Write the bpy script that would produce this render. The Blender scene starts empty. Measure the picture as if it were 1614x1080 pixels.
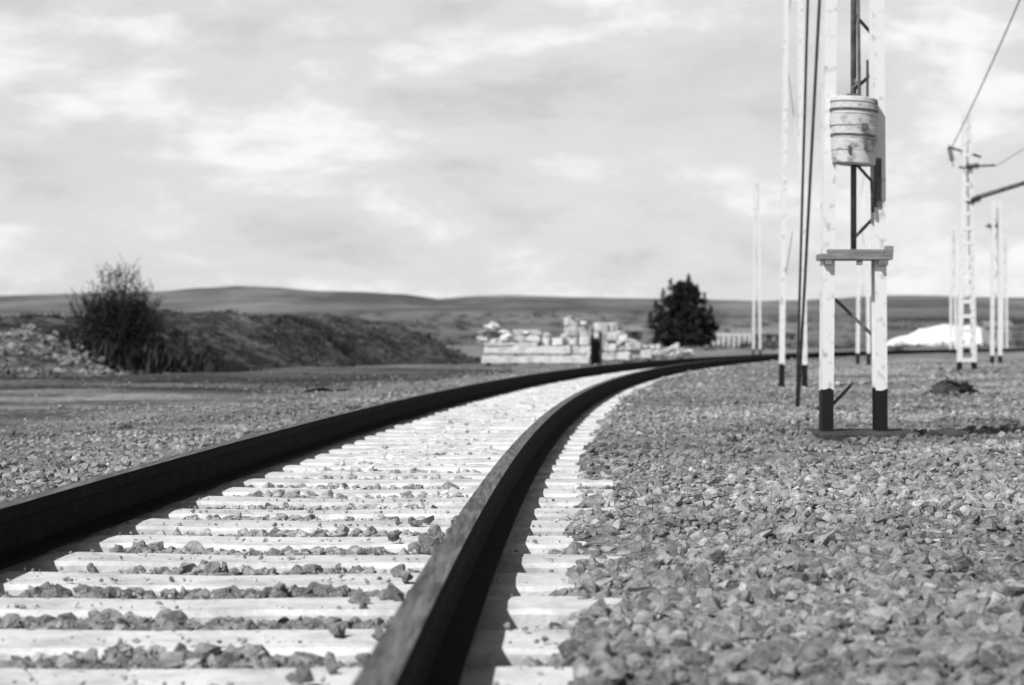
import bpy, bmesh, math, random
import numpy as np
from mathutils import Vector, Matrix
random.seed(7); rng=np.random.default_rng(7)
scene=bpy.context.scene
H=0.71
# ------------------------------------------------------------ helpers
def link(o): scene.collection.objects.link(o); return o
def mesh_obj(name,verts,faces,mat=None,smooth=False):
    me=bpy.data.meshes.new(name); me.from_pydata([tuple(v) for v in verts],[],[tuple(f) for f in faces]); me.update()
    if mat: me.materials.append(mat)
    if smooth: me.polygons.foreach_set('use_smooth',[True]*len(me.polygons))
    return link(bpy.data.objects.new(name,me))
def np_mesh(name,V,F,mat=None,smooth=False,attr=None):
    me=bpy.data.meshes.new(name); n=len(V); m,k=F.shape
    me.vertices.add(n); me.vertices.foreach_set('co',np.ascontiguousarray(V,dtype=np.float32).ravel())
    me.loops.add(m*k); me.loops.foreach_set('vertex_index',F.astype(np.int32).ravel())
    me.polygons.add(m); me.polygons.foreach_set('loop_start',np.arange(0,m*k,k,dtype=np.int32))
    me.polygons.foreach_set('loop_total',np.full(m,k,dtype=np.int32))
    me.polygons.foreach_set('use_smooth',np.full(m,smooth,dtype=bool))
    me.update(calc_edges=True)
    if attr is not None:
        a=me.attributes.new('shade','FLOAT','POINT'); a.data.foreach_set('value',attr.astype(np.float32))
    if mat: me.materials.append(mat)
    me.validate()
    return link(bpy.data.objects.new(name,me))
def fixn(o):
    bm=bmesh.new(); bm.from_mesh(o.data); bmesh.ops.recalc_face_normals(bm,faces=bm.faces); bm.to_mesh(o.data); bm.free(); return o
def empty(name,loc=(0,0,0),rz=0):
    e=bpy.data.objects.new(name,None); e.location=loc; e.rotation_euler=(0,0,rz); e.empty_display_size=.2; return link(e)
def thing(o,label,cat,group=None):
    o["label"]=label; o["category"]=cat
    if group: o["group"]=group
    return o
def struct(o,kind="structure",label=None,cat=None):
    o["kind"]=kind
    if label: o["label"]=label
    if cat: o["category"]=cat
    return o
def child(o,p,label=None):
    o.parent=p
    if label:o["label"]=label
    return o
def fbm(x,y,freq=1.0,seed=0,octv=4,per=5):
    r=np.random.default_rng(seed); out=np.zeros_like(np.asarray(x,dtype=float)); amp=1;tot=0
    for o in range(octv):
        for i in range(per):
            a=r.uniform(0,2*math.pi); f=freq*(2**o)*r.uniform(.7,1.4); p=r.uniform(0,6.28)
            out=out+amp*np.sin(f*(x*math.cos(a)+y*math.sin(a))+p)
        tot+=amp*math.sqrt(per/2); amp*=.55
    return out/tot
def boxes_mesh(name,boxes,mat,bevel=0.0):
    bm=bmesh.new()
    for b in boxes:
        r=bmesh.ops.create_cube(bm,size=1.0)
        M=Matrix.Translation(b[:3])
        if len(b)>6: M=M@b[6].to_4x4()
        M=M@Matrix.Diagonal((b[3],b[4],b[5],1))
        bmesh.ops.transform(bm,matrix=M,verts=r['verts'])
    if bevel>0: bmesh.ops.bevel(bm,geom=bm.edges[:],offset=bevel,segments=1,affect='EDGES')
    me=bpy.data.meshes.new(name); bm.to_mesh(me); bm.free()
    if mat: me.materials.append(mat)
    return link(bpy.data.objects.new(name,me))
def bar(bm,a,b,w,t,up=Vector((0,1,0))):
    a=Vector(a);b=Vector(b);d=(b-a);L=d.length;z=d.normalized();x=z.cross(up)
    if x.length<1e-4: x=z.cross(Vector((1,0,0)))
    x.normalize(); y=z.cross(x)
    R=Matrix((x,y,z)).transposed()
    r=bmesh.ops.create_cube(bm,size=1.0)
    bmesh.ops.transform(bm,matrix=Matrix.Translation((a+b)/2)@R.to_4x4()@Matrix.Diagonal((w,t,L,1)),verts=r['verts'])
def bm_obj(name,bm,mat,smooth=False):
    me=bpy.data.meshes.new(name); bm.to_mesh(me); bm.free(); me.materials.append(mat)
    if smooth: me.polygons.foreach_set('use_smooth',[True]*len(me.polygons))
    return link(bpy.data.objects.new(name,me))
def tube(name,pts,rad,mat,n=8):
    V=[];F=[]; pts=[Vector(p) for p in pts]
    for i,p in enumerate(pts):
        d=(pts[min(i+1,len(pts)-1)]-pts[max(i-1,0)]).normalized()
        x=d.cross(Vector((0,0,1)));
        if x.length<1e-3: x=Vector((1,0,0))
        x.normalize(); y=d.cross(x); r=rad[i] if isinstance(rad,(list,tuple)) else rad
        for k in range(n):
            a=2*math.pi*k/n; V.append(p+x*math.cos(a)*r+y*math.sin(a)*r)
    for i in range(len(pts)-1):
        for k in range(n): F.append((i*n+k,i*n+(k+1)%n,(i+1)*n+(k+1)%n,(i+1)*n+k))
    F.append(tuple(range(n))[::-1]); F.append(tuple((len(pts)-1)*n+k for k in range(n)))
    return mesh_obj(name,V,F,mat,True)
# ------------------------------------------------------------ materials
def g(v): return (v,v,v,1)
def mat_noise(name,lo,hi,scale=5,detail=8,rough=.9,bump=.3,bscale=40,bdist=.01,stretch=(1,1,1),spec=.2,metal=0,attr=False,p0=.35,p1=.65,fine=None):
    m=bpy.data.materials.new(name); m.use_nodes=True; nt=m.node_tree; N=nt.nodes; L=nt.links
    b=N['Principled BSDF']; b.inputs['Roughness'].default_value=rough; b.inputs['Specular IOR Level'].default_value=spec; b.inputs['Metallic'].default_value=metal
    tc=N.new('ShaderNodeTexCoord'); mp=N.new('ShaderNodeMapping'); mp.inputs['Scale'].default_value=stretch
    L.new(tc.outputs['Object'],mp.inputs[0])
    n=N.new('ShaderNodeTexNoise'); n.inputs['Scale'].default_value=scale; n.inputs['Detail'].default_value=detail; n.inputs['Roughness'].default_value=.65
    L.new(mp.outputs[0],n.inputs['Vector'])
    r=N.new('ShaderNodeValToRGB'); r.color_ramp.elements[0].position=p0; r.color_ramp.elements[1].position=p1
    r.color_ramp.elements[0].color=g(lo); r.color_ramp.elements[1].color=g(hi)
    L.new(n.outputs['Fac'],r.inputs[0]); out=r.outputs[0]
    if fine:
        v=N.new('ShaderNodeTexVoronoi'); v.inputs['Scale'].default_value=fine[0]; L.new(mp.outputs[0],v.inputs['Vector'])
        s=N.new('ShaderNodeSeparateColor'); L.new(v.outputs['Color'],s.inputs[0])
        mr=N.new('ShaderNodeMapRange'); mr.inputs['To Min'].default_value=fine[1]; mr.inputs['To Max'].default_value=fine[2]; L.new(s.outputs[0],mr.inputs[0])
        mx=N.new('ShaderNodeMix'); mx.data_type='RGBA'; mx.blend_type='MULTIPLY'; mx.inputs[0].default_value=1
        L.new(out,mx.inputs[6]); L.new(mr.outputs[0],mx.inputs[7]); out=mx.outputs[2]
    if attr:
        at=N.new('ShaderNodeAttribute'); at.attribute_name='shade'
        mx=N.new('ShaderNodeMix'); mx.data_type='RGBA'; mx.blend_type='MULTIPLY'; mx.inputs[0].default_value=1
        L.new(out,mx.inputs[6]); L.new(at.outputs['Fac'],mx.inputs[7]); out=mx.outputs[2]
    L.new(out,b.inputs['Base Color'])
    if bump>0:
        n2=N.new('ShaderNodeTexNoise'); n2.inputs['Scale'].default_value=bscale; n2.inputs['Detail'].default_value=6; L.new(mp.outputs[0],n2.inputs['Vector'])
        bp=N.new('ShaderNodeBump'); bp.inputs['Strength'].default_value=bump; bp.inputs['Distance'].default_value=bdist
        L.new(n2.outputs['Fac'],bp.inputs['Height']); L.new(bp.outputs[0],b.inputs['Normal'])
    return m
M_stone=mat_noise('ballast_stone',.16,.38,scale=26,bump=1,bscale=110,bdist=.010,attr=True)
M_ground=mat_noise('ground_dirt',.08,.25,scale=.30,detail=14,bump=1,bscale=7,bdist=.08,fine=(14,.5,1.5),p0=.40,p1=.60,attr=True)
M_bed=mat_noise('ballast_bed',.13,.26,scale=3,detail=12,bump=1,bscale=30,bdist=.03,fine=(34,.6,1.35),attr=True)
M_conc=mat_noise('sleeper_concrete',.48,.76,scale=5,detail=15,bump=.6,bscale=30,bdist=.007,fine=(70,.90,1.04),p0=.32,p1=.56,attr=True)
nt=M_conc.node_tree; N=nt.nodes; L=nt.links; b=N['Principled BSDF']; src=b.inputs['Base Color'].links[0].from_socket
oi=N.new('ShaderNodeObjectInfo'); mr=N.new('ShaderNodeMapRange'); mr.inputs['To Min'].default_value=.90; mr.inputs['To Max'].default_value=1.04; L.new(oi.outputs['Random'],mr.inputs[0])
mx=N.new('ShaderNodeMix'); mx.data_type='RGBA'; mx.blend_type='MULTIPLY'; mx.inputs[0].default_value=1; L.new(src,mx.inputs[6]); L.new(mr.outputs[0],mx.inputs[7]); L.new(mx.outputs[2],b.inputs['Base Color'])
for nd in list(N):
    if nd.type=='MAPPING':
        cb=N.new('ShaderNodeCombineXYZ'); m3=N.new('ShaderNodeMath'); m3.operation='MULTIPLY'; m3.inputs[1].default_value=60; L.new(oi.outputs['Random'],m3.inputs[0]); L.new(m3.outputs[0],cb.inputs[2]); L.new(cb.outputs[0],nd.inputs['Location'])
M_rail=mat_noise('rail_steel',.003,.010,scale=9,rough=.85,bump=.3,bscale=120,bdist=.001,spec=.05)
M_railtop=mat_noise('rail_head_rusty_top',.045,.20,scale=30,rough=.5,bump=.5,bscale=90,bdist=.001,spec=.3,stretch=(2.5,.12,1),detail=12,p0=.40,p1=.62)
M_hill=mat_noise('hill_scrub',.09,.27,scale=.0055,detail=15,bump=0,stretch=(1,.30,1),p0=.42,p1=.66)
M_emb=mat_noise('embankment_soil',.018,.09,scale=.9,detail=14,bump=1,bscale=5,bdist=.15,fine=(6,.4,1.6),attr=True)
M_leaf=mat_noise('dark_foliage',.012,.045,scale=2,bump=0,attr=True,rough=.8)
M_scrub=mat_noise('dry_scrub',.018,.055,scale=1,bump=0,attr=True,rough=.9)
M_weed=mat_noise('yard_weed',.035,.085,scale=1,bump=0,attr=True,rough=.9)
M_bark=mat_noise('bark',.025,.06,scale=20,bump=.5)
M_block=mat_noise('weathered_block',.26,.80,scale=3.5,detail=10,bump=.5,bscale=20,bdist=.01)
M_wood=mat_noise('pallet_wood',.15,.32,scale=6,stretch=(1,8,8),bump=.3)
M_white=mat_noise('whitewash',.50,.82,scale=4,detail=12,bump=.3)
M_mound=mat_noise('white_mineral',.74,.88,scale=.8,bump=.3,bscale=2,bdist=.1)
M_pale=mat_noise('plaster',.26,.40,scale=1.5,bump=.1)
M_tile=mat_noise('tile_roof',.16,.30,scale=1.5,bump=.1)
M_dark=mat_noise('dark_opening',.04,.08,scale=2,bump=0)
M_steel=mat_noise('dark_galvanised_steel',.05,.16,scale=14,rough=.55,bump=.2,spec=.3)
M_guy=mat_noise('guy_steel',.14,.26,scale=14,rough=.55,bump=.2,spec=.3)
M_weight=mat_noise('weight_concrete',.14,.62,scale=6,detail=12,bump=.5,bscale=30,bdist=.006,stretch=(1,1,1.6),p0=.35,p1=.51)
M_found=mat_noise('foundation_concrete',.030,.08,scale=8,bump=.5)
M_porc=mat_noise('insulator_glaze',.03,.06,scale=8,rough=.3,bump=0,spec=.5)
def mast_paint(name,zsplit):
    m=bpy.data.materials.new(name); m.use_nodes=True; nt=m.node_tree; N=nt.nodes; L=nt.links; b=N['Principled BSDF']
    b.inputs['Roughness'].default_value=.6; b.inputs['Specular IOR Level'].default_value=.25
    tc=N.new('ShaderNodeTexCoord'); sp=N.new('ShaderNodeSeparateXYZ'); L.new(tc.outputs['Object'],sp.inputs[0])
    n=N.new('ShaderNodeTexNoise'); n.inputs['Scale'].default_value=12; n.inputs['Detail'].default_value=10; L.new(tc.outputs['Object'],n.inputs['Vector'])
    r=N.new('ShaderNodeValToRGB'); r.color_ramp.elements[0].position=.26; r.color_ramp.elements[0].color=g(.40); r.color_ramp.elements[1].position=.44; r.color_ramp.elements[1].color=g(.80)
    L.new(n.outputs['Fac'],r.inputs[0])
    ad=N.new('ShaderNodeMath'); ad.operation='MULTIPLY_ADD'; ad.inputs[1].default_value=.08; L.new(n.outputs['Fac'],ad.inputs[0]); L.new(sp.outputs['Z'],ad.inputs[2])
    gt=N.new('ShaderNodeMath'); gt.operation='GREATER_THAN'; gt.inputs[1].default_value=zsplit+.04; L.new(ad.outputs[0],gt.inputs[0])
    mx=N.new('ShaderNodeMix'); mx.data_type='RGBA'; mx.inputs[6].default_value=g(.012); L.new(gt.outputs[0],mx.inputs[0]); L.new(r.outputs[0],mx.inputs[7])
    L.new(mx.outputs[2],b.inputs['Base Color']); return m
M_mast=mast_paint('mast_paint',.35)
# ------------------------------------------------------------ track geometry
R=297.0; TH0=.0113; X0=-1.022
C=np.array([X0+R*math.cos(TH0), -R*math.sin(TH0)])
def tp(s,lat):
    th=TH0+s/R
    cx=C[0]-R*math.cos(th); cy=C[1]+R*math.sin(th)
    return cx+lat*math.cos(th), cy-lat*math.sin(th), th
def to_track(x,y):
    dx=x-C[0]; dy=y-C[1]; r=np.hypot(dx,dy)
    th=np.arctan2(dy,-dx)
    return (th-TH0)*R, R-r
RL=.7575
SP=.60; SOFF=.12
def smooth(t): t=np.clip(t,0,1); return t*t*(3-2*t)
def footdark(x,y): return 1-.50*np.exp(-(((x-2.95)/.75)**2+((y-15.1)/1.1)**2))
# ------------------------------------------------------------ ground sheet
t=np.linspace(-1,1,361); a=7.9
gx=2.2*np.sinh(a*t)
gy=2.2*np.sinh(a*t)+12
X,Y=np.meshgrid(gx,gy)
s,lat=to_track(X,Y)
near=smooth((150-np.hypot(X,Y))/100)
Z=-.02+near*(.025*fbm(X,Y,1.1,3)+.035*fbm(X,Y,.25,4))
cor=smooth((3.3-np.abs(lat))/.6)
cor=np.where(Y<-20,0,cor)
Z=Z*(1-cor)+(-.30)*cor
band=smooth(.62+.9*fbm(X*.35,Y,.28,61,3))*smooth((-lat-3.2)/1.4)*smooth((60-Y)/10)
strip=np.exp(-((Y-35)/5)**2)*smooth((-X-1)/3)
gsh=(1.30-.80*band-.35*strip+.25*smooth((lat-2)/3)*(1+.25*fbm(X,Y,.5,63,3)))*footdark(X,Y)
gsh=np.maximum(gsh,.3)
n=len(t); idx=np.arange(n*n).reshape(n,n)
F=np.stack([idx[:-1,:-1],idx[:-1,1:],idx[1:,1:],idx[1:,:-1]],-1).reshape(-1,4)
struct(np_mesh('ground',np.stack([X,Y,Z],-1).reshape(-1,3),F,M_ground,True,attr=gsh.ravel()),label="dry stony ground of the railway yard")
# ------------------------------------------------------------ ballast bed strip
ss=np.concatenate([np.arange(-6,45,.10),np.arange(45,260,.8)])
ll=np.concatenate([np.linspace(-3.6,-1.1,26),np.linspace(-1.05,1.15,56),np.linspace(1.2,3.6,26)])
S,Lt=np.meshgrid(ss,ll,indexing='ij')
th=TH0+S/R; BX=C[0]-R*np.cos(th)+Lt*np.cos(th); BY=C[1]+R*np.sin(th)-Lt*np.sin(th)
def bed_z(S,Lt,BX,BY):
    gap=smooth((Lt+1.02)/.12)*smooth((1.12-Lt)/.10)
    z=.005+.018*fbm(BX,BY,5,11,3)+.02*fbm(BX,BY,1.2,12,2)
    trough=np.exp(-((np.abs(Lt)-RL-.02)/.18)**2)*.12
    fill=.026*smooth((S-6)/6)
    z=z*(1-gap)+gap*(-.040+fill-trough+.008*fbm(BX,BY,9,13,2))
    edge=smooth((np.abs(Lt)-2.6)/.9)
    return z*(1-edge)+(-.12)*edge, gap
BZ,gap=bed_z(S,Lt,BX,BY)
gapsh=1+(1.0+1.9*smooth((S-5.5)/6))*gap*(1-1.4*np.exp(-((np.abs(Lt)-RL-.02)/.18)**2))  # bed colour darkened along the rails, painting in their shadow between sleepers
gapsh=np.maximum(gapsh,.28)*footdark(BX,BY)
m_,n_=S.shape; idx=np.arange(m_*n_).reshape(m_,n_)
F=np.stack([idx[:-1,:-1],idx[:-1,1:],idx[1:,1:],idx[1:,:-1]],-1).reshape(-1,4)
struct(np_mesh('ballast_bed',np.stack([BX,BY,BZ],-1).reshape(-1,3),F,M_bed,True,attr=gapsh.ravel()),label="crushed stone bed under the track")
# ------------------------------------------------------------ crushed stones
def rock_template():
    bm=bmesh.new()
    sx,sy,sz=rng.uniform(.8,1.3),rng.uniform(.7,1.05),rng.uniform(.55,.95)
    for i in range(16):
        v=Vector(rng.normal(size=3)); v.normalize(); v*=rng.uniform(.72,1.12)
        bm.verts.new((v.x*sx,v.y*sy,v.z*sz))
    bmesh.ops.convex_hull(bm,input=bm.verts)
    bmesh.ops.delete(bm,geom=[v for v in bm.verts if not v.link_faces],context='VERTS')
    bmesh.ops.triangulate(bm,faces=bm.faces); bm.verts.index_update()
    V=np.array([v.co[:] for v in bm.verts]); F=np.array([[v.index for v in f.verts] for f in bm.faces]); bm.free(); return V,F
TPL=[rock_template() for i in range(40)]
def scatter_rocks(name,P,rad,shade,mat,flat=1.0):
    n=len(P); which=rng.integers(0,len(TPL),n); Vs=[];Fs=[];As=[];off=0
    for k,(V,F) in enumerate(TPL):
        q=np.where(which==k)[0]; m=len(q)
        if m==0: continue
        A=rng.uniform(0,2*np.pi,m); B=rng.normal(0,.8,m); G=rng.normal(0,.8,m)
        ca,sa=np.cos(A),np.sin(A); cb,sb=np.cos(B),np.sin(B); cg,sg=np.cos(G),np.sin(G)
        Rz=np.zeros((m,3,3)); Rz[:,0,0]=ca;Rz[:,0,1]=-sa;Rz[:,1,0]=sa;Rz[:,1,1]=ca;Rz[:,2,2]=1
        Rx=np.zeros((m,3,3)); Rx[:,0,0]=1;Rx[:,1,1]=cb;Rx[:,1,2]=-sb;Rx[:,2,1]=sb;Rx[:,2,2]=cb
        Ry=np.zeros((m,3,3)); Ry[:,1,1]=1;Ry[:,0,0]=cg;Ry[:,0,2]=sg;Ry[:,2,0]=-sg;Ry[:,2,2]=cg
        RR=Rz@Rx@Ry; sc=rad[q][:,None]*rng.uniform(.65,1.3,(m,3))
        W=np.einsum('mij,vmj->mvi',RR,(V[:,None,:]*sc[None,:,:]))
        W[:,:,2]*=flat
        W=W+P[q][:,None,:]
        Vs.append(W.reshape(-1,3)); Fs.append((F[None]+ (np.arange(m)*len(V))[:,None,None]+off).reshape(-1,3))
        As.append(np.repeat(shade[q],len(V))); off+=m*len(V)
    return np_mesh(name,np.concatenate(Vs),np.concatenate(Fs),mat,False,attr=np.concatenate(As))
Ps=[];Rs=[];Sh=[]
def zone(y0,y1,dens,rlo,rhi,marg=.36,ex_=3.0):
    w=marg*y1+.6; A=(y1-y0)*2*w; n=int(A*dens)
    x=rng.uniform(-w,w,n); y=rng.uniform(y0,y1,n); keep=np.abs(x)<marg*y+.6
    x=x[keep]; y=y[keep]; n=len(x)
    s,l=to_track(x,y); r=rlo+(rhi-rlo)*rng.random(n)**ex_
    ph=np.abs(((s-SOFF)/SP+.5)%1-.5)*SP
    wob=.03*np.sin(s*3.1)+.02*np.sin(s*7.7)
    onsl=(l>-1.0)&(l<1.06+wob)
    r=np.where(onsl,np.minimum(r,.034),r)
    ingap=ph>(.158+r*.42)
    rail=(np.abs(np.abs(l)-RL)<.085)
    nearrail=(np.abs(np.abs(l)-RL-.01)<.12)
    thin=np.clip(1-(s-5.5)/7,.08,1)
    keep=(~onsl)|(ingap&~rail&(~nearrail|(rng.random(n)<.30))&(rng.random(n)<thin))
    pat=fbm(x,y,.9,21,3)
    keep&=~((l<-2.0)&(rng.random(n)>np.clip(.80+.35*pat-.30*(-l-2.2),.04,1)))
    keep&=~((l>3.5)&(rng.random(n)>.75+.35*pat))
    x=x[keep];y=y[keep];s=s[keep];l=l[keep];r=r[keep];ons=onsl[keep]
    bz,_=bed_z(s,l,x,y); z=np.where(np.abs(l)<2.9,bz,-.02+.025*fbm(x,y,1.1,3)+.035*fbm(x,y,.25,4))
    r=np.where(l<-2.2,r*.65,r)
    z=z+r*np.where(ons,.40-.35*smooth((s-6)/6),rng.uniform(-.45,.35,len(r)))+.012*np.where(ons,0,fbm(x,y,6,77,3))
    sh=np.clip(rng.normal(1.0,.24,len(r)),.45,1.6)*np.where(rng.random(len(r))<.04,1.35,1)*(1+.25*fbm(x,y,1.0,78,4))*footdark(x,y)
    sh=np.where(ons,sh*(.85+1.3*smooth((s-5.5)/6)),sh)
    sh=np.where(ons&(np.abs(np.abs(l)-RL)<.2),sh*.45,sh)  # gap stones beside the rails toned down as painted rail shadow
    Ps.append(np.stack([x,y,z],-1)); Rs.append(r); Sh.append(sh)
zone(2.6,6,1800,.008,.044,ex_=2.5)
zone(6,12,1300,.008,.041,ex_=2.7)
zone(12,22,500,.012,.040)
zone(22,40,120,.018,.048)
zone(40,75,18,.03,.07,.30)
P=np.concatenate(Ps);r=np.concatenate(Rs);sh=np.concatenate(Sh)
n=330; s_=rng.uniform(2.2,8.0,n); l_=RL-.09-np.abs(rng.normal(0,.13,n)); xy=np.array([tp(a,b)[:2] for a,b in zip(s_,l_)])
rr=rng.uniform(.010,.038,n); ph=np.abs(((s_-SOFF)/SP+.5)%1-.5)*SP
k=(ph>.12)|(rng.random(n)<.25); zz=np.where(ph<.14,rr*.5,-.03)
P=np.concatenate([P,np.column_stack([xy,zz])[k]]); r=np.concatenate([r,rr[k]]); sh=np.concatenate([sh,np.full(k.sum(),.8)])
n=1700; s_=rng.uniform(2.2,9.5,n); l_=rng.uniform(-.66,1.05,n); ph_=rng.uniform(-1,1,n); s_=SOFF+SP*np.round((s_-SOFF)/SP)+np.sign(ph_)*.14*(1-ph_**2*rng.random(n)); k=(rng.random(n)<.7)&(np.abs(l_-RL)>.09)
xy=np.array([tp(a,b)[:2] for a,b in zip(s_,l_)])[k]; rr=.003+.009*rng.random(k.sum())**2.2
P=np.concatenate([P,np.column_stack([xy,rr*.4])]); r=np.concatenate([r,rr]); sh=np.concatenate([sh,rng.uniform(.8,1.8,k.sum())])
print('stones',len(P))
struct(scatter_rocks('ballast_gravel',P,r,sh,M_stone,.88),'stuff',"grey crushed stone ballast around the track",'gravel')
# ------------------------------------------------------------ sleepers
def sleeper_mesh():
    prof=[(-.182,-.16),(-.166,-.014),(-.150,0.0),(0,.002),(.150,0.0),(.166,-.014),(.182,-.16)]
    xs=[-1.25,-1.235,-1.1,-.96,-.90,-.85,-.76,-.66,-.61,-.5,-.3,0,.3,.5,.61,.66,.76,.85,.90,.96,1.1,1.235,1.25]; V=[];F=[];A=[]
    for i,x in enumerate(xs):
        dip=-.008*math.exp(-(x/.45)**2); e=.93 if i in(0,len(xs)-1) else 1
        for (y,z) in prof:
            V.append((x+random.uniform(-.004,.004),y*e*(1-.05*math.exp(-(x/.4)**2))+random.uniform(-.005,.005),(z if z<-.1 else z+dip-(0.01 if e<1 else 0)-.005*random.random()**2)))
            A.append(1-.55*math.exp(-((abs(x)-RL)/.11)**4))   # rail shadow deepened in the concrete colour round the rail seats
    k=len(prof)
    for i in range(len(xs)-1):
        for j in range(k): F.append((i*k+j,(i+1)*k+j,(i+1)*k+(j+1)%k,i*k+(j+1)%k))
    F.append(tuple(range(k))); F.append(tuple((len(xs)-1)*k+j for j in range(k))[::-1])
    me=bpy.data.meshes.new('railway_sleeper'); me.from_pydata(V,[],F); me.update(); me.materials.append(M_conc)
    bm=bmesh.new(); bm.from_mesh(me); bmesh.ops.recalc_face_normals(bm,faces=bm.faces); bm.to_mesh(me); bm.free()
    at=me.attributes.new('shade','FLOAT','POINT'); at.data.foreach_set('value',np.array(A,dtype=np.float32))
    return me
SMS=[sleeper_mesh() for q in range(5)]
i=int(math.ceil((2.2-SOFF)/SP))
while True:
    s0=SOFF+SP*i; i+=1
    if s0>150: break
    x,y,th_=tp(s0,0)
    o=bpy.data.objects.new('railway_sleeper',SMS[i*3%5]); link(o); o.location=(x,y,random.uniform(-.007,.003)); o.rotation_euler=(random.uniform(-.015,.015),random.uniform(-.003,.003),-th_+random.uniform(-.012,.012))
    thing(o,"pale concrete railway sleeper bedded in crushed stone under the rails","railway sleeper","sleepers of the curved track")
# ------------------------------------------------------------ rails
prof=[(-.080,0),(-.080,.012),(-.02,.030),(-.011,.045),(-.011,.118),(-.038,.132),(-.041,.162),(-.032,.175),(.032,.175),(.041,.162),(.038,.132),(.011,.118),(.011,.045),(.02,.030),(.080,.012),(.080,0)]
def rail(latc,label):
    ss=np.concatenate([np.arange(-5,30,.25),np.arange(30,230,1.0)]); k=len(prof); V=[];F=[]
    for s0 in ss:
        for (dl,z) in prof:
            x,y,_=tp(s0,latc+dl); V.append((x,y,z+.006))
    for i in range(len(ss)-1):
        for j in range(k): F.append((i*k+j,i*k+(j+1)%k,(i+1)*k+(j+1)%k,(i+1)*k+j))
    F.append(tuple(range(k))); F.append(tuple((len(ss)-1)*k+j for j in range(k))[::-1])
    o=mesh_obj('rail',V,F,M_rail); o.data.materials.append(M_railtop)
    for p in o.data.polygons:
        j=p.index%k
        if p.index<(len(ss)-1)*k and j in (7,): p.material_index=1
    fixn(o); thing(o,label,"rail","rails of the curved track"); return o
rail(RL,"dark rusty steel rail curving over the sleepers"); rail(-RL,"dark rusty steel rail curving over the sleepers")
# ------------------------------------------------------------ hills
U=[-2500,-600,10,120,250,310,370,440,500,570,640,690,750,810,900,1000,1200,1320,1400,1480,1587,2200,4000]
VV=[470,475,468,466,461,455,451,453,458,459,462,469,463,461,464,468,472,468,463,464,468,475,470]
az=np.radians(np.linspace(-55,55,900)); D=np.geomspace(310,5200,110)
AZ,DD=np.meshgrid(az,D); u=807+3200*np.tan(AZ)
rv=np.interp(u,U,VV)
zr=H+ (535-rv)/3200*3000
Dn=[310,330,430,620,1000,1700]; Vn=[None,None,529,514,501,490]
zn=[-.5,0]+[H+(535-v)/3200*d for v,d in zip(Vn[2:],Dn[2:])]
low=np.interp(DD,Dn,zn)
z17=zn[-1]
tt=np.clip((DD-1700)/(3000-1700),0,1)
far=z17+(zr-z17)*tt**1.3
HX=DD*np.sin(AZ); HY=DD*np.cos(AZ)
amp=DD*.0022*smooth((DD-350)/400)*np.where(DD>2600,.35,1)
zz_h=np.where(DD<1700,low,far)
zz_h=np.where(DD>3000,zr-(DD-3000)*.02,zz_h)+amp*fbm(HX,HY,.006,31,5)
m_,n_=DD.shape; idx=np.arange(m_*n_).reshape(m_,n_)
F=np.stack([idx[:-1,:-1],idx[:-1,1:],idx[1:,1:],idx[1:,:-1]],-1).reshape(-1,4)
struct(np_mesh('hills',np.stack([HX,HY,zz_h],-1).reshape(-1,3),F,M_hill,True),label="low scrubby hills rising behind the plain")
# ------------------------------------------------------------ embankment
ex=np.arange(-34,2,.17); ey=np.arange(31,104,.25); EX,EY=np.meshgrid(ex,ey)
path=[(-44,42,1.20),(-22,45,1.20),(-14,49,1.27),(-10.4,56,1.42),(-8.8,63,1.55),(-7.2,71,1.48),(-6.1,75,1.18),(-5.2,78,.80),(-4.3,81,.45),(-3.2,84,.05)]
best=np.full(EX.shape,1e9); hh=np.zeros(EX.shape)
for (x1,y1,h1),(x2,y2,h2) in zip(path[:-1],path[1:]):
    dx,dy=x2-x1,y2-y1; q=np.clip(((EX-x1)*dx+(EY-y1)*dy)/(dx*dx+dy*dy),0,1)
    d=np.hypot(EX-x1-q*dx,EY-y1-q*dy); up=d<best; best=np.where(up,d,best); hh=np.where(up,h1+(h2-h1)*q,hh)
w=(5.8+1.2*fbm(EX,EY,.4,41,2))*(.25+.75*smooth(hh/1.3))
EZ=hh*smooth((w-best)/(w*.8))**.85 + (.16*fbm(EX,EY,.9,42,4)+.07*fbm(EX,EY,4,44,3))*smooth((w-best)/2)*(.3+.7*smooth(hh)) -.10
EZ=np.maximum(EZ,1.12*np.exp(-(((EX+11.0)/2.3)**2+((EY-44.0)/2.4)**2))+.10*fbm(EX,EY,2.2,47,4)-.16)
rocky=smooth((-.180-EX/EY)/.018)*smooth((48-EY)/3)
sh=1.0+1.8*rocky*smooth(.75+.4*fbm(EX,EY,1.2,43,3))
m_,n_=EX.shape; idx=np.arange(m_*n_).reshape(m_,n_)
F=np.stack([idx[:-1,:-1],idx[:-1,1:],idx[1:,1:],idx[1:,:-1]],-1).reshape(-1,4)
struct(np_mesh('embankment',np.stack([EX,EY,EZ],-1).reshape(-1,3),F,M_emb,True,attr=sh.ravel()),label="long overgrown earth bank beside the yard")
def ez_at(x,y):
    i=np.clip(((y-ey[0])/.25).astype(int),0,len(ey)-1); j=np.clip(((x-ex[0])/.17).astype(int),0,len(ex)-1); return EZ[i,j],rocky[i,j]
n=9000; x=rng.uniform(-20,-1,n); y=rng.uniform(34,92,n); z,rk=ez_at(x,y)
k=(z>.0)&(rng.random(n)<.16+.7*rk); x,y,z,rk=x[k],y[k],z[k],rk[k]
x2=rng.uniform(-14,-7.6,10000); y2=rng.uniform(39,49,10000); z2,rk2=ez_at(x2,y2); k=(z2>0)&(rng.random(10000)<rk2*.85); x=np.append(x,x2[k]); y=np.append(y,y2[k]); z=np.append(z,z2[k]); rk=np.append(rk,rk2[k])
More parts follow.
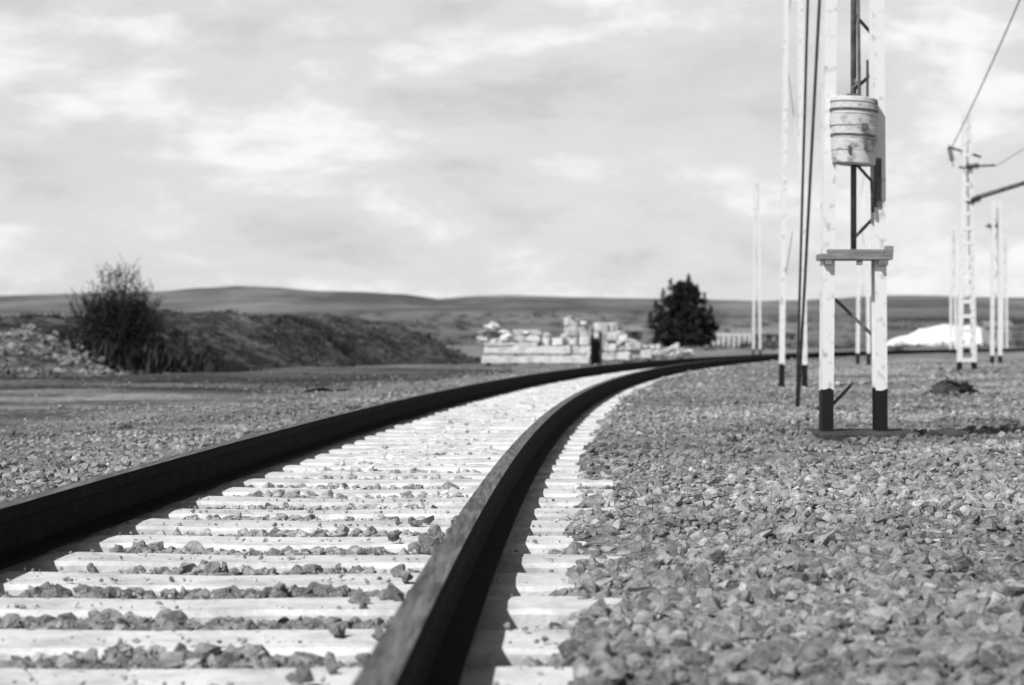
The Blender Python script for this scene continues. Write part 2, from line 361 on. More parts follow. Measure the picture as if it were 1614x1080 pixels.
struct(scatter_rocks('rubble_stones',np.column_stack([x,y,z+.01]),(.020+.10*rng.random(len(x))**3)*rng.uniform(.6,1.2,len(x)),rng.uniform(.3,1.3,len(x))*(.38+.52*rk),M_stone),'stuff',"broken stones strewn on the earth bank",'rubble')
# ------------------------------------------------------------ foliage
def leaf_cloud(name,P,size,shade,mat):
    n=len(P); d1=rng.normal(size=(n,3)); d1/=np.linalg.norm(d1,axis=1)[:,None]; d2=rng.normal(size=(n,3)); d2-= (d2*d1).sum(1)[:,None]*d1; d2/=np.linalg.norm(d2,axis=1)[:,None]
    sz=size[:,None] if hasattr(size,'__len__') else np.full((n,1),size)
    V=np.stack([P-d1*sz,P+d2*sz*.45,P+d1*sz,P-d2*sz*.45],1).reshape(-1,3); F=np.arange(4*n).reshape(n,4)
    return np_mesh(name,V,F,mat,False,attr=np.repeat(shade,4))
def tuft_mesh(name,cx,cy,cz,h,nb,mat):
    n=len(cx); N_=n*nb; bx=np.repeat(cx,nb); by=np.repeat(cy,nb); bz=np.repeat(cz,nb); hh=np.repeat(h,nb)*rng.uniform(.5,1.1,N_)
    a=rng.uniform(0,6.28,N_); lean=rng.uniform(.1,.9,N_)*hh; w=hh*.10
    rx=bx+rng.normal(0,.3,N_)*hh; ry=by+rng.normal(0,.3,N_)*hh
    p0=np.stack([rx-w*np.sin(a),ry+w*np.cos(a),bz-.03],-1); p1=np.stack([rx+w*np.sin(a),ry-w*np.cos(a),bz-.03],-1)
    p2=np.stack([rx+lean*np.cos(a),ry+lean*np.sin(a),bz+hh],-1)
    V=np.stack([p0,p1,p2],1).reshape(-1,3); F=np.arange(3*N_).reshape(N_,3)
    return np_mesh(name,V,F,mat,False,attr=np.repeat(rng.uniform(.5,1.5,N_),3))
n=15000; x=rng.uniform(-24,-1,n); y=rng.uniform(36,95,n); z,rk=ez_at(x,y); k=(z>-.02)&(rng.random(n)<1-.90*rk)&(fbm(x,y,.8,51,3)>-.25); x,y,z=x[k],y[k],z[k]
h_=rng.uniform(.04,.15,len(x))*(1+.7*fbm(x,y,.7,53,2)).clip(.4,2.2)
n=4200; xb_=-7.9+rng.normal(0,1.15,n); yb_=45.6+rng.normal(0,.9,n); zb_,_=ez_at(xb_,yb_); hb=rng.uniform(.12,.60,n)*np.exp(-((xb_+8.0)/1.9)**2)
x=np.append(x,xb_); y=np.append(y,yb_); z=np.append(z,np.maximum(zb_,-.03)); h_=np.append(h_,hb)
struct(tuft_mesh('bank_scrub',x,y,z,h_,9,M_scrub),'stuff',"dark low scrub and weeds covering the earth bank",'grass')
n=36000; x=rng.uniform(-18,0,n); y=rng.uniform(9,62,n); s,l=to_track(x,y); pt=fbm(x*.5,y,.35,52,3)+.5*np.exp(-((y-36)/5)**2); k=(l<-3.0)&(np.abs(x)<.36*y)&(pt>.0+.5*(rng.random(n)-.3)); x,y=x[k],y[k]
struct(tuft_mesh('yard_grass',x,y,np.full(len(x),-.03),rng.uniform(.02,.080,len(x)),7,M_weed),'stuff',"sparse short weeds in the stony yard",'grass')
def bush(loc,w,h,nb=110,name='bush',label="tall dark bush with feathery twigs rising from the earth bank",skirt=7000):
    root=empty(name,loc); thing(root,label,"bush")
    pts=[];shd=[];szs=[]
    bm=bmesh.new()
    for i in range(nb):
        a=random.uniform(0,6.28); rr=random.uniform(0,1)**.6
        top=h*(1-.40*rr**1.6)*random.choice([random.uniform(.45,.80),random.uniform(.70,.94),random.uniform(.86,1.04)])
        tip=Vector((math.cos(a)*rr*w*.55,math.sin(a)*rr*w*.5,top))
        st=Vector((random.uniform(-.25,.25)*w*.5,random.uniform(-.15,.15),0)); mid=st.lerp(tip,.5)+Vector((tip.x*.14,tip.y*.14,.02*h))
        for A,B,t_ in ((st,mid,.022),(mid,tip,.009)): bar(bm,A,B,t_,t_)
        for q_ in range(6):
            A=mid.lerp(tip,random.uniform(0,.95)); B=A+Vector((random.gauss(0,.08)*w,random.gauss(0,.08)*w,random.uniform(.03,.13)*h)); bar(bm,A,B,.007,.007)
            for j in range(11):
                p=A.lerp(B,random.random()); pts.append((p.x+random.gauss(0,.035),p.y+random.gauss(0,.03),p.z+random.gauss(0,.035))); shd.append(random.uniform(.5,1.4)); szs.append(random.uniform(.008,.024))
        for j in range(110):
            q=random.uniform(.03,1)**1.6; p=(st.lerp(mid,q*2) if q<.5 else mid.lerp(tip,q*2-1)); sp=.14*w/1.7*(1.25-1.05*q)
            pts.append((p.x+random.gauss(0,sp),p.y+random.gauss(0,sp),max(0,p.z+random.gauss(0,sp)))); shd.append(random.uniform(.4,1.4)); szs.append(random.uniform(.015,.036))
    for j in range(skirt):
        a=random.uniform(0,6.28); zf=random.random()**1.3; rr=random.random()**.5*(1.35-.70*zf)*(1+.16*math.sin(5*a)+.1*math.sin(11*a+zf*6)); z=zf*h*.62
        pts.append((math.cos(a)*rr*w*.52,math.sin(a)*rr*w*.5,z)); shd.append(random.uniform(.3,1.0)); szs.append(random.uniform(.018,.045))
    child(bm_obj('branches',bm,M_bark),root); P=np.array(pts); P[:,2]=np.maximum(P[:,2],0)
    child(leaf_cloud('foliage',P,np.array(szs),np.array(shd),M_leaf),root)
bz,_=ez_at(np.array([-8.75]),np.array([45.0]))
bush((-8.75,45.0,float(bz[0])-.15),1.95,2.72-max(0,float(bz[0])),nb=130,skirt=9500)
def tree(loc,w,h):
    root=empty('broad_conifer_tree',loc); thing(root,"dark dense conifer with ragged pointed crown on open ground","tree")
    trunk=tube('trunk',[(0,0,-.2),(.05,0,1),(.0,.1,2.5),(.1,0,5),(.3,0,h-.8)],[.28,.24,.2,.12,.03],M_bark); child(trunk,root)
    bm=bmesh.new(); pts=[];sh=[]
    for i in range(400):
        zf=random.uniform(.05,1)**1.05
        env=.5*w*(min(1,(zf+.30)/.42)**.6)*(1-max(0,(zf-.32)/.74))**.70
        a=random.uniform(0,6.28); rr=env*math.sqrt(random.uniform(.1,1.08))*(1+.08*math.sin(zf*22+2*a))
        c=Vector((math.cos(a)*rr+.4*zf,math.sin(a)*rr,zf*h*.93))
        bar(bm,(0.05,0,max(.6,c.z-rr*.45)),c,.05,.05)
        cr=random.uniform(.28,.58)*(1.1-.5*zf); ds=random.uniform(.5,1.4)
        for j in range(90):
            d=Vector([random.gauss(0,1) for _ in range(3)]); d.normalize(); d*=cr*random.random()**.45
            p=c+Vector((d.x*1.05,d.y*1.05,d.z*.95+abs(d.length)*.25)); pts.append(p[:]); sh.append(ds*random.uniform(.6,1.3))
    for j,(lx,lh) in enumerate(((.8,1.05),(-1.2,.98),(1.8,.90),(-.1,.96),(-2.1,.84),(2.6,.78),(-2.9,.68),(3.3,.60),(-3.5,.52),(3.6,.42))):
        for q in range(170):
            t_=random.random(); pts.append((lx+random.gauss(0,.24*(1-t_)+.03),random.gauss(0,.25),h*(lh-.16+t_*.17))); sh.append(random.uniform(.5,1.2))
    child(bm_obj('limbs',bm,M_bark),root); P=np.array(pts); P[:,2]=np.maximum(P[:,2],.25)
    child(leaf_cloud('crown',P,rng.uniform(.08,.2,len(P)),np.array(sh),M_leaf),root)
tree((19.2,230,-.2),7.4,8.0)
# ------------------------------------------------------------ catenary masts
def channel(name,xb,xt,hgt,w,d,side,mat,t_=.008):
    s_=side; sec=[(s_*w/2,-d/2),(s_*w/2,d/2),(-s_*w/2,d/2),(-s_*w/2,d/2-t_),(s_*(w/2-t_),d/2-t_),(s_*(w/2-t_),-d/2+t_),(-s_*w/2,-d/2+t_),(-s_*w/2,-d/2)]
    V=[];F=[];k=8
    for x0,z0 in ((xb,0),(xt,hgt)):
        for (a,b) in sec: V.append((x0+a,b,z0))
    for j in range(k): F.append((j,(j+1)%k,k+(j+1)%k,k+j))
    F+= [(0,1,4,5),(0,5,6,7),(1,2,3,4)]; F+=[(8,13,12,9),(8,15,14,13),(9,12,11,10)]
    return fixn(mesh_obj(name,V,F,mat))
def mast(loc,hgt,bw,tw,legw,dep,label,rungs=False,lace=.45,rz=0,lmin=1.4,group="catenary masts along the line",bracing=True,pad=(0,0,.14,.22,.0),lt=.026):
    root=empty('catenary_mast',loc,rz); thing(root,label,"railway mast",group)
    xb=bw/2-legw/2; xt=tw/2-legw/2
    child(channel('leg',-xb,-xt,hgt,legw,dep,-1,M_mast),root); child(channel('leg',xb,xt,hgt,legw,dep,1,M_mast),root)
    f=lambda z: xb+(xt-xb)*z/hgt
    if bracing:
        bm=bmesh.new(); z=lmin; sg=1
        if rungs:
            for sx in (-1,1): bar(bm,(sx*(f(lmin)-legw*.3),-dep/2-.004,lmin),(sx*(f(hgt)-legw*.3),-dep/2-.004,hgt-.03),.02,.006,Vector((0,1,0)))
        while z<hgt-.2:
            z2=min(z+lace,hgt-.05)
            if rungs: bar(bm,(-f(z),-dep/2-.009,z),(f(z),-dep/2-.009,z),.006,.09,Vector((0,0,1)))
            else: bar(bm,(-sg*f(z),dep/2+.006,z),(sg*f(z2),dep/2+.006,z2),lt,.006,Vector((0,1,0)))
            sg=-sg; z=z2
        child(bm_obj('lattice_bracing',bm,M_mast),root)
    fo=boxes_mesh('foundation',[(pad[0],pad[1],-.10+pad[4],bw+pad[2],dep+pad[3],.2)],M_found,.015); child(fo,root)
    return root
m1=mast((2.52,15.0,-.0),6.6,.485,.375,.085,.16,"tall white lattice mast with black feet on a concrete footing",bracing=False,pad=(.07,.0,.24,.55,.045))
for a_,b_ in (((-.12,.09,1.02),(.17,.09,.74)),((-.17,.09,.20),(.02,.09,.40)),((.02,.085,1.47),(.165,.085,1.62)),((.0,.085,2.55),(.16,.085,2.70)),((.16,.085,2.98),(.02,.085,3.14)),((.02,.085,3.5),(.15,.085,3.7)),((-.15,.085,4.2),(.14,.085,4.5)),((.14,.085,5.0),(-.14,.085,5.3))):
    bm=bmesh.new(); bar(bm,a_,b_,.024,.008); child(bm_obj('diagonal_brace',bm,M_steel),m1)
cp=boxes_mesh('clamp_plate',[(0.005,-.02,1.325,.53,.24,.045),(0.0,-.105,1.365,.42,.03,.03),(-.2,-.11,1.285,.05,.05,.04),(.2,-.11,1.285,.07,.05,.05),(.03,-.10,1.29,.04,.05,.05),(.245,-.10,1.375,.06,.06,.06)],M_wood,.004); child(cp,m1)
gr=tube('guide_rod',[(0.0,-.02,1.3),(0.0,-.02,6.3)],.022,M_steel); child(gr,m1)
hp=boxes_mesh('hanger_plate',[(.165,-.088,1.87,.055,.012,.36)],M_steel,.002); child(hp,m1)
hp=boxes_mesh('hanger_bar',[(.10,-.03,2.62,.018,.012,.32)],M_steel,.002); child(hp,m1)
# counterweight drum
cw=empty('tension_counterweight',(2.505,14.88,2.0)); thing(cw,"worn grey concrete counterweight drum hanging on the white mast","counterweight")
def disc(name,z0,z1,r0,r1,mat,seg=48,dx=0,dy=0,tilt=0,ch=.004,jit=.002):
    V=[];F=[]; rows=[(z0,r0-ch),(z0+ch,r0),(z1-ch,r1),(z1,r1-ch)]
    for z,r in rows:
        for k in range(seg):
            a=2*math.pi*k/seg; rr=r*(1+.006*math.sin(3*a+z*20)+rng.normal(0,jit)); V.append((dx+rr*math.cos(a),dy+rr*math.sin(a),z+tilt*rr*math.cos(a)))
    for i in range(3):
        for k in range(seg): F.append((i*seg+k,i*seg+(k+1)%seg,(i+1)*seg+(k+1)%seg,(i+1)*seg+k))
    F.append(tuple(range(seg))[::-1]); F.append(tuple(3*seg+k for k in range(seg)))
    return mesh_obj(name,V,F,mat)
zs=[0,.09,.18,.27,.355,.44,.485]; rads=[.158,.162,.166,.169,.172,.174,.168]
for i in range(5):
    child(disc('weight_disc',zs[i]+.001,zs[i+1]-.001,rads[i],rads[i+1],M_weight,dx=random.uniform(-.006,.006),tilt=-.07),cw)
child(disc('cap_disc',.442,.485,.176,.172,M_weight,tilt=-.07,ch=.01),cw)
child(disc('cap_top',.486,.515,.10,.06,M_steel,tilt=-.07,ch=.01),cw)
for z in (.385,.20): child(disc('strap',z-.004,z+.014,.178 if z>.3 else .170,.178 if z>.3 else .170,M_steel,tilt=-.07,ch=.002,jit=0),cw)
child(tube('hook',[(0,0,.50),(0,0,.56),(.03,0,.59),(.0,0,.62)],.020,M_steel),cw)
child(tube('suspension_rod',[(0,0,-.05),(0,0,-.0),(.035,-.03,.52),(.0,-.0,4.3)],.013,M_steel),cw)
child(boxes_mesh('release_catch',[(.05,-.170,.26,.045,.03,.05),(.055,-.168,.14,.018,.03,.09),(-.06,-.164,.10,.016,.02,.05)],M_steel,.003),cw)
child(tube('lower_link',[(0.02,0,.0),(.13,.0,-.12),(.14,0,-.35)],.012,M_steel),cw)
for (tx,r_) in ((-.22,.013),(-.06,.015)):
    x0,y0,z0=3.035,21.6,-.1; o=tube('guy_rod',[(x0+(tx+.12)*.1,y0,z0),(2.50+tx,15.1,6.2)],r_,M_guy)
    thing(o,"dark steel guy rod running from white mast down to gravel","guy rod","guy rods of the white mast")
mast((4.50,32.5,-.02),7.6,.45,.27,.080,.12,"white lattice mast with black feet beside the curving track",lace=2.0,lt=.014)
mast((10.55,61,-.02),7.6,.42,.28,.09,.14,"white lattice mast with black feet beside the curving track",lace=1.6,lt=.018)
mast((10.85,90,-.02),7.9,.38,.26,.08,.14,"white lattice mast with black feet beside the curving track",lace=2.0,lt=.018)
def insul(name,p,dirv,n=5,r=.09,step=.07):
    bm=bmesh.new(); d=Vector(dirv).normalized(); q=Vector((0,0,1)).rotation_difference(d).to_matrix().to_4x4()
    for i in range(n):
        rr=bmesh.ops.create_cone(bm,cap_ends=True,segments=14,radius1=r,radius2=r*.4,depth=step*.6)
        bmesh.ops.transform(bm,matrix=Matrix.Translation(Vector(p)+d*step*i)@q,verts=rr['verts'])
    bar(bm,Vector(p)-d*.12,Vector(p)+d*(step*n+.1),.02,.02); return bm_obj(name,bm,M_porc)
m5=mast((11.2,50,-.17),6.45,.48,.20,.11,.16,"white ladder-like mast with cantilever arm and insulators on stony ground",rungs=True,lace=.36,lmin=.4)
child(tube('cantilever_arm',[(-.1,0,4.30),(.4,-.1,4.45),(2.2,-.6,5.0)],[.05,.06,.05],M_steel),m5)
child(tube('cross_arm',[(-.45,0,5.65),(.35,0,5.4)],.03,M_steel),m5); child(tube('cross_arm',[(-.2,0,5.15),(.7,0,5.2)],.025,M_steel),m5)
child(insul('insulator',(-.42,0,5.6),(.2,0,-1)),m5); child(insul('insulator',(-.02,-.1,5.15),(1,0,.1)),m5)
child(insul('insulator',(.1,-.1,4.3),(1,0,.35),n=4),m5)
m6=mast((15.5,65,-.12),5.3,.36,.30,.10,.16,"white mast with small insulators on stony ground",lace=.6)
child(insul('insulator',(-.25,0,4.5),(1,0,0)),m6)
mast((23.9,110,-.1),7.0,.38,.30,.10,.16,"distant slim white mast beside the pale stockpile",lace=.9)
mast((29.6,122,-.1),7.2,.38,.30,.10,.16,"distant slim white mast beside the pale stockpile",lace=.9)
def wire(name,a,b,sag,r,label):
    pts=[]
    for i in range(21):
        t_=i/20; p=Vector(a).lerp(Vector(b),t_); p.z-=sag*4*t_*(1-t_); pts.append(p)
    o=tube(name,pts,r,M_steel,6); thing(o,label,"overhead wire","overhead wires on the masts")
wire('overhead_wire',(10.82,50,5.45),(5.4,15,7.3),.25,.013,"thin dark overhead wire strung from the ladder-like mast")
wire('overhead_wire',(11.9,50,5.0),(9.5,20,6.2),.25,.008,"thin dark overhead wire strung from the ladder-like mast")
# ------------------------------------------------------------ stacked masonry
def bundle(loc,nx,nz,bx,bz,dep,label,rz=0,pal=True,mat=None,drop=.3):
    root=empty('block_stack',loc,rz); thing(root,label,"building block stack","stacks of masonry by the track")
    z0=.12 if pal else 0; bs=[]
    for i in range(nx):
        top=nz-(1 if random.random()<drop else 0)-(1 if nz>2 and random.random()<drop*.5 else 0)
        for k in range(max(1,top)):
            for j in range(2):
                Rm=Matrix.Rotation(random.uniform(-.25,.25),3,'Z')@Matrix.Rotation(random.uniform(-.13,.13),3,'Y')
                bs.append(((i-(nx-1)/2)*bx+random.uniform(-.04,.04),(j-.5)*dep/2+random.uniform(-.07,.07),z0+(k+.5)*bz,bx*random.uniform(.80,1.12),dep/2*.95,bz*random.uniform(.88,1.05),Rm))
    child(boxes_mesh('blocks',bs,mat or M_block,.028),root)
    if pal:
        W=nx*bx; ps=[(0,y_,.105,W,.09,.025) for y_ in np.linspace(-dep/2+.05,dep/2-.05,5)]+[(x_,0,.047,.09,dep,.09) for x_ in (-W/2+.05,0,W/2-.05)]
        child(boxes_mesh('pallet',ps,M_wood),root)
def slab(loc,L_,dep,hh,rz,label,mat=None):
    nx=max(8,int(L_*9)); V=[];F=[]
    for i in range(nx+1):
        x=-L_/2+L_*i/nx
        for (y,z) in ((-dep/2,0),(dep/2,0),(dep/2,hh),(-dep/2,hh)):
            e=.04*(random.random()**3)
            V.append((x+random.uniform(-.04,.04)*(i in(0,nx)),y*(1-e*.8),z+(-e if z>0 else e*.5)))
    for i in range(nx):
        for j in range(4): F.append((i*4+j,(i+1)*4+j,(i+1)*4+(j+1)%4,i*4+(j+1)%4))
    F+=[(3,2,1,0),(nx*4,nx*4+1,nx*4+2,nx*4+3)]
    o=fixn(mesh_obj('concrete_slab',V,F,mat or M_white))
    o.location=loc; o.rotation_euler=(random.uniform(-.015,.015),random.uniform(-.008,.008),rz); thing(o,label,"concrete slab","stacked concrete slabs"); return o
lab="long pale chipped concrete slab stacked at the edge of the yard"
for x_ in (-.7,.1,.9,1.7):
    b_=boxes_mesh('timber_bearer',[(0,0,.04,.10,.9,.08),(0,0,.325,.09,.86,.05)],M_found,.005); b_.location=(x_,60.05,-.03); thing(b_,"dark timber bearer under stacked concrete slabs","timber","timber bearers under the slabs")
slab((.66,60,.05),3.15,.95,.23,.01,lab)
slab((.46,60.05,.33),2.55,.9,.23,-.02,lab); slab((2.0,60.0,.33),.46,.92,.22,.04,"short pale concrete slab stacked on a longer slab")
slab((-.05,60.0,.565),1.6,.8,.09,.03,lab)
bundle((.45,60.1,.66),2,2,.38,.19,.5,"small pile of pale blocks on the concrete slabs",pal=False,drop=.1)
bundle((1.20,60.2,.56),2,1,.34,.24,.5,"low row of pale blocks on the concrete slabs",pal=False,drop=.0)
bundle((1.95,60.2,.555),2,3,.34,.28,.6,"tall pile of pale blocks on the concrete slabs",.1,pal=False,drop=.2)
dp=boxes_mesh('timber_post_frame',[(-.12,0,.55,.09,.09,1.1),(.12,0,.5,.10,.09,1.0),(0,-.06,.75,.36,.04,.12),(0,.06,.3,.34,.04,.12),(0,.12,.4,.30,.03,.7)],M_found,.006); dp.location=(2.50,60.3,-.03); thing(dp,"dark upright timber frame at the end of the slab stack","timber frame")
bundle((3.3,63,-.03),2,2,.42,.26,.7,"pallet of pale blocks standing on dry ground",-.1,drop=.4)
bundle((3.05,66,-.03),2,4,.32,.30,.7,"pallet of pale blocks standing on dry ground",.3,drop=.4)
bundle((4.35,70,-.03),2,2,.40,.28,.7,"pallet of pale blocks standing on dry ground",.15,drop=.5)
def chunk(loc,sz,rz,label="broken lump of pale concrete on the slab stack",ry=.3):
    V,F=TPL[random.randrange(40)]; o=mesh_obj('concrete_chunk',V*np.array(sz),F,M_block); o.location=loc; o.rotation_euler=(random.uniform(-ry,ry),random.uniform(-ry,ry),rz)
    thing(o,label,"rubble","broken concrete lumps"); return o
for j in range(48):
    a=random.uniform(-1,1); zt=.62+.60*(1-a*a)*random.random(); chunk((-.46+a*.46,59.95+random.uniform(-.25,.2),zt),(random.uniform(.12,.26),.18,random.uniform(.09,.17)),random.uniform(-.6,.6))
for j in range(16):
    x_=random.uniform(.2,2.3); chunk((x_,60.1+random.uniform(-.2,.2),.62+.22*random.random()+(.6 if 1.7<x_<2.2 else .12)),(random.uniform(.08,.20),.16,random.uniform(.06,.14)),random.uniform(-.6,.6))
for j in range(80):
    t_=random.random(); x_=2.6+t_*4.6; y_=60+x_*3.0+random.uniform(-1,4); hz_=(.8*(1-t_)+.25)*random.random()**1.4; s_=.10+.30*random.random()**1.6*(1-t_*.5)
    chunk((x_+hz_*.1,y_,hz_*.9+s_*.3),(s_*1.3,s_,s_*.8),random.uniform(0,3),"broken lump of pale concrete heaped on dry ground",.5)
pb=boxes_mesh('wooden_board',[(0,0,0,.55,.5,.04),(0,0,.03,.08,.5,.03)],M_wood,.004); pb.location=(-.76,59.85,1.02); pb.rotation_euler=(.1,-.35,.2); thing(pb,"grey wooden board lying tilted on the rubble pile","wooden board")
def boulder(loc,sz,label,mat):
    bm=bmesh.new(); bmesh.ops.create_icosphere(bm,subdivisions=3,radius=1)
    for v in bm.verts:
        c=v.co.copy(); nse=fbm(np.array([c.x*2+c.z]),np.array([c.y*2-c.z]),1.6,int(loc[0]*10)%97,3)[0]; v.co=c*(1+.22*nse); v.co.x*=sz[0]; v.co.y*=sz[1]; v.co.z*=sz[2]
    o=bm_obj('boulder',bm,mat); o.location=loc; thing(o,label,"boulder"); return o
boulder((5.85,27.2,.0),(.26,.24,.14),"dark rough boulder lying on the gravel",M_found)
bush((5.95,27.3,-.03),.55,.20,nb=24,name='low_weed_clump',label="low dark clump of weeds around a boulder on gravel",skirt=2500)
boulder((8.5,41,.02),(.16,.14,.11),"pale rounded boulder lying on the gravel",M_tile)
boulder((3.25,15.3,-.01),(.16,.1,.05),"dark flat stone lying in the gravel",M_found)
boulder((-9.3,41.6,.03),(.16,.16,.11),"pale boulder at the foot of the bank",M_tile)
# ------------------------------------------------------------ buildings
def house(loc,L_,W_,hw,hr,rz,label,wallm,roofm,nwin,name='house',door=True):
    root=empty(name,loc,rz); thing(root,label,"building")
    V=[(-L_/2,-W_/2,0),(L_/2,-W_/2,0),(L_/2,W_/2,0),(-L_/2,W_/2,0),(-L_/2,-W_/2,hw),(L_/2,-W_/2,hw),(L_/2,W_/2,hw),(-L_/2,W_/2,hw),(-L_/2,0,hw+hr),(L_/2,0,hw+hr)]
    F=[(0,1,5,4),(2,3,7,6),(1,2,6,9,5),(3,0,4,8,7),(0,3,2,1),(4,5,9,8),(6,7,8,9)]
    child(mesh_obj('wall',V,F,wallm),root)
    e=.35; t_=.12; k=hr/(W_/2); V=[];F=[]
    for sx in (-1,1):
        X_=sx*(L_/2+e)
        V+=[(X_,-W_/2-e,hw-k*e+.02),(X_,0,hw+hr+.02),(X_,W_/2+e,hw-k*e+.02),(X_,W_/2+e,hw-k*e+.02+t_),(X_,0,hw+hr+.02+t_),(X_,-W_/2-e,hw-k*e+.02+t_)]
    for j in range(6): F.append((j,(j+1)%6,6+(j+1)%6,6+j))
    F+=[(0,5,4,1),(1,4,3,2),(6,7,10,11),(7,8,9,10)]
    child(fixn(mesh_obj('roof',V,F,roofm)),root)
    for i in range(nwin):
        x_=-L_/2+(i+.5)*L_/nwin
        if door and i==nwin//2: c=boxes_mesh('door',[(x_,-W_/2-.02,1.1,1.1,.08,2.2)],M_dark)
        else: c=boxes_mesh('window',[(x_,-W_/2-.02,hw*.55,min(1.2,L_/nwin*.5),.08,hw*.32)],M_dark)
        child(c,root)
    return root
mx_=np.linspace(-1,1,120); MX,MY=np.meshgrid(mx_,mx_)
pk=np.interp(MX,[-1,-.8,-.55,-.38,-.2,.0,.2,.4,.6,.8,1],[0,.34,.50,.76,.82,.95,.90,1.0,.82,.50,0])
prof_=pk*np.clip(1-np.abs(MY)**1.3,0,1)
MZ=3.6*prof_+.25*fbm(MX*9,MY*6,.6,71,5)*np.sqrt(prof_)-.25
m_,n_=MX.shape; idx=np.arange(m_*n_).reshape(m_,n_); F=np.stack([idx[:-1,:-1],idx[:-1,1:],idx[1:,1:],idx[1:,:-1]],-1).reshape(-1,4)
o=np_mesh('stockpile',np.stack([MX*9.8,MY*7,MZ],-1).reshape(-1,3),F,M_mound,True); o.location=(64.0,300,0); thing(o,"bright white stockpile heap on the far plain","stockpile")
house((69.6,292,-.2),3.4,6,2.9,.7,-.1,"grey annex with shallow roof beside white stockpile",M_pale,M_tile,2,'warehouse')
for (x_,y_,L_,W_,hw,hr,rz,mw) in ((19.2,330,2.8,4,2.4,.7,.3,M_pale),(16.6,345,3.0,5,2.0,.7,.1,M_pale),(41,360,5,6,2.0,.9,.2,M_pale),(46.5,370,4.5,6,2.0,.8,0,M_pale),(50,385,5,6,2.3,.8,.4,M_pale)):
    house((x_,y_,-.1),L_,W_,hw,hr,rz,"small pale farm house with tiled roof on the plain",mw,M_tile,3)
root=empty('arcade_wall',(26.7,250,-.1)); thing(root,"low whitewashed wall with a row of square openings","wall")
bs=[(0,0,1.55,5.6,.5,.35)]+[(-2.6+i*.65,0,.75,.3,.45,1.4) for i in range(9)]
child(boxes_mesh('piers',bs,M_white,.02),root); child(boxes_mesh('coping',[(0,0,1.80,5.8,.6,.12)],M_pale),root); child(boxes_mesh('back_wall',[(0,1.4,.7,5.5,.2,1.4)],M_tile),root)
n=620; az_=rng.uniform(-.30,.30,n); d_=rng.uniform(150,1000,n); cx=d_*np.sin(az_); cy=d_*np.cos(az_)
def hz(x,y):
    d=np.hypot(x,y); i=np.clip(np.searchsorted(D,d),1,len(D)-1); j=np.clip(((np.arctan2(x,y)-az[0])/(az[1]-az[0])).astype(int),0,len(az)-1)
    f=np.clip((d-D[i-1])/(D[i]-D[i-1]),0,1); z=zz_h[i-1,j]*(1-f)+zz_h[i,j]*f; return np.where(d<315,-.05,np.maximum(z,-.05))
cz=hz(cx,cy); nb=90
s,l=to_track(cx,cy); k=(l<-6)|(d_>330); cx,cy,cz=cx[k],cy[k],cz[k]; d_=d_[k]
sz=rng.uniform(.3,1.0,len(cx))*(.4+d_/500)
PP=np.repeat(np.column_stack([cx,cy,cz]),nb,0)+rng.normal(size=(len(cx)*nb,3))*np.repeat(np.column_stack([sz*1.1,sz,sz*.38]),nb,0); PP[:,2]+=np.repeat(sz*.3,nb)
struct(leaf_cloud('distant_shrubs',PP,np.repeat(.18*sz+.05,nb),rng.uniform(1.2,3.2,len(PP)),M_leaf),'stuff',"scattered dark shrubs over the plain",'shrubs')
# ------------------------------------------------------------ light, world
el=math.radians(47); sx,sy=-.68,-.73; nrm=math.hypot(sx,sy); sx/=nrm; sy/=nrm
sd=Vector((sx*math.cos(el),sy*math.cos(el),math.sin(el)))
ld=bpy.data.lights.new('sun','SUN'); ld.energy=4.5; ld.angle=math.radians(.6); ld.color=(1,.99,.98)
lo=link(bpy.data.objects.new('sun',ld)); lo.rotation_euler=sd.to_track_quat('Z','Y').to_euler(); lo.location=(-20,-10,30)
w=bpy.data.worlds.new("World"); scene.world=w; w.use_nodes=True; nt=w.node_tree; N=nt.nodes; L=nt.links
bg=N['Background']; bg.inputs['Strength'].default_value=.10
sky=N.new('ShaderNodeTexSky'); sky.sky_type='NISHITA'; sky.sun_disc=False; sky.sun_elevation=el; sky.sun_rotation=math.atan2(sx,sy)
bw=N.new('ShaderNodeRGBToBW'); L.new(sky.outputs[0],bw.inputs[0])
tc=N.new('ShaderNodeTexCoord')
def noise(scale,st,det,rough,dist,loc=(0,0,0),rot=0):
    mp=N.new('ShaderNodeMapping'); mp.inputs['Scale'].default_value=st; mp.inputs['Location'].default_value=loc; mp.inputs['Rotation'].default_value=(0,rot,0); L.new(tc.outputs['Generated'],mp.inputs[0])
    n=N.new('ShaderNodeTexNoise'); n.inputs['Scale'].default_value=scale; n.inputs['Detail'].default_value=det; n.inputs['Roughness'].default_value=rough; n.inputs['Distortion'].default_value=dist
    L.new(mp.outputs[0],n.inputs['Vector']); return n.outputs['Fac']
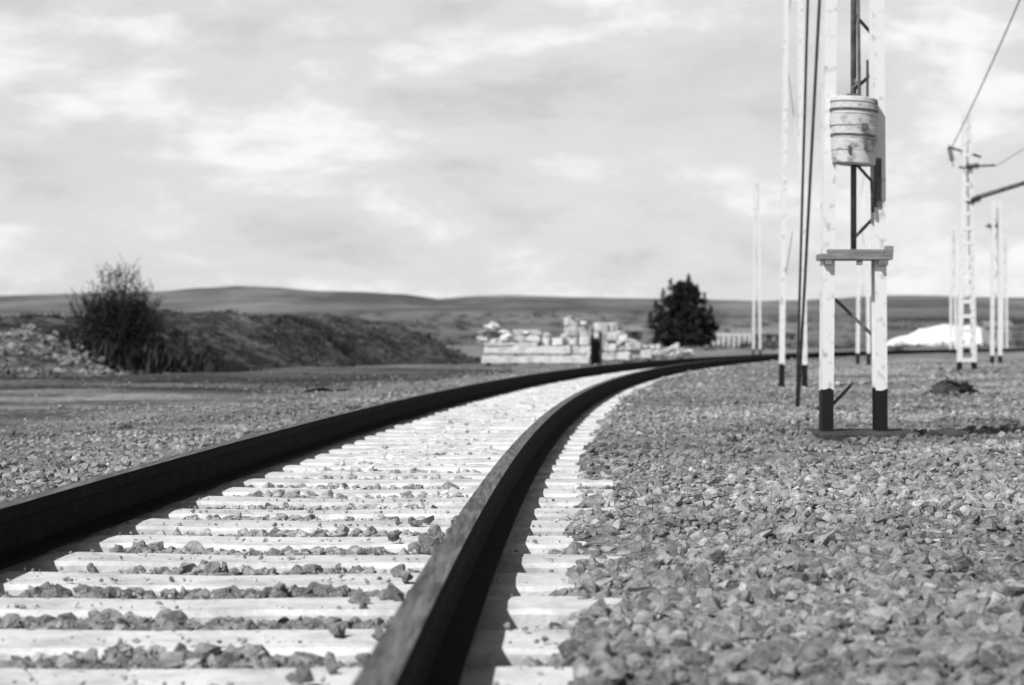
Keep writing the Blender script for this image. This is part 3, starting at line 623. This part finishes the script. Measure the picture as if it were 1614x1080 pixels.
def ramp(inp,stops):
    r=N.new('ShaderNodeValToRGB'); els=r.color_ramp.elements
    els[0].position,els[0].color=stops[0][0],g(stops[0][1]); els[1].position,els[1].color=stops[-1][0],g(stops[-1][1])
    for p,c in stops[1:-1]:
        e_=els.new(p); e_.color=g(c)
    r.color_ramp.interpolation='EASE'; L.new(inp,r.inputs[0]); return r.outputs[0]
def math_(op,a_,b_):
    m=N.new('ShaderNodeMath'); m.operation=op
    for i_,v in enumerate((a_,b_)):
        if isinstance(v,(int,float)): m.inputs[i_].default_value=v
        else: L.new(v,m.inputs[i_])
    return m.outputs[0]
cov=noise(6.5,(1,1,2.3),12,.60,.0,(.3,.1,.25),.06)
tone=noise(9,(1,1,2.7),12,.60,.2,(2.1,.7,.4),-.05)
covr=ramp(cov,[(.30,0),(.54,1)]); toner=ramp(tone,[(.28,6.0),(.47,7.4),(.63,9.6)])
mx=N.new('ShaderNodeMix'); mx.data_type='RGBA'; L.new(covr,mx.inputs[0])
L.new(math_('MULTIPLY',bw.outputs[0],1.4),mx.inputs[6]); L.new(toner,mx.inputs[7])
sp=N.new('ShaderNodeSeparateXYZ'); L.new(tc.outputs['Generated'],sp.inputs[0])
mr=N.new('ShaderNodeMapRange'); mr.interpolation_type='SMOOTHSTEP'; mr.inputs['From Min'].default_value=.19; mr.inputs['From Max'].default_value=.36; mr.inputs['To Min'].default_value=0; mr.inputs['To Max'].default_value=1; L.new(sp.outputs['Z'],mr.inputs[0])
mz=N.new('ShaderNodeMix'); mz.data_type='RGBA'; L.new(mr.outputs[0],mz.inputs[0]); L.new(mx.outputs[2],mz.inputs[6]); L.new(math_('MULTIPLY',bw.outputs[0],.5),mz.inputs[7])
L.new(mz.outputs[2],bg.inputs['Color'])
# ------------------------------------------------------------ camera
cd=bpy.data.cameras.new('camera'); cd.sensor_width=36; cd.lens=36*3200/1614; cd.clip_start=.05; cd.clip_end=20000
cd.dof.use_dof=True; cd.dof.focus_distance=8.5; cd.dof.aperture_fstop=4.0
co=link(bpy.data.objects.new('camera',cd)); co.location=(0,0,H); co.rotation_euler=(math.radians(90)-3/3200,0,0); scene.camera=co
scene.view_settings.view_transform='Standard'; scene.view_settings.look='None'; scene.view_settings.exposure=0
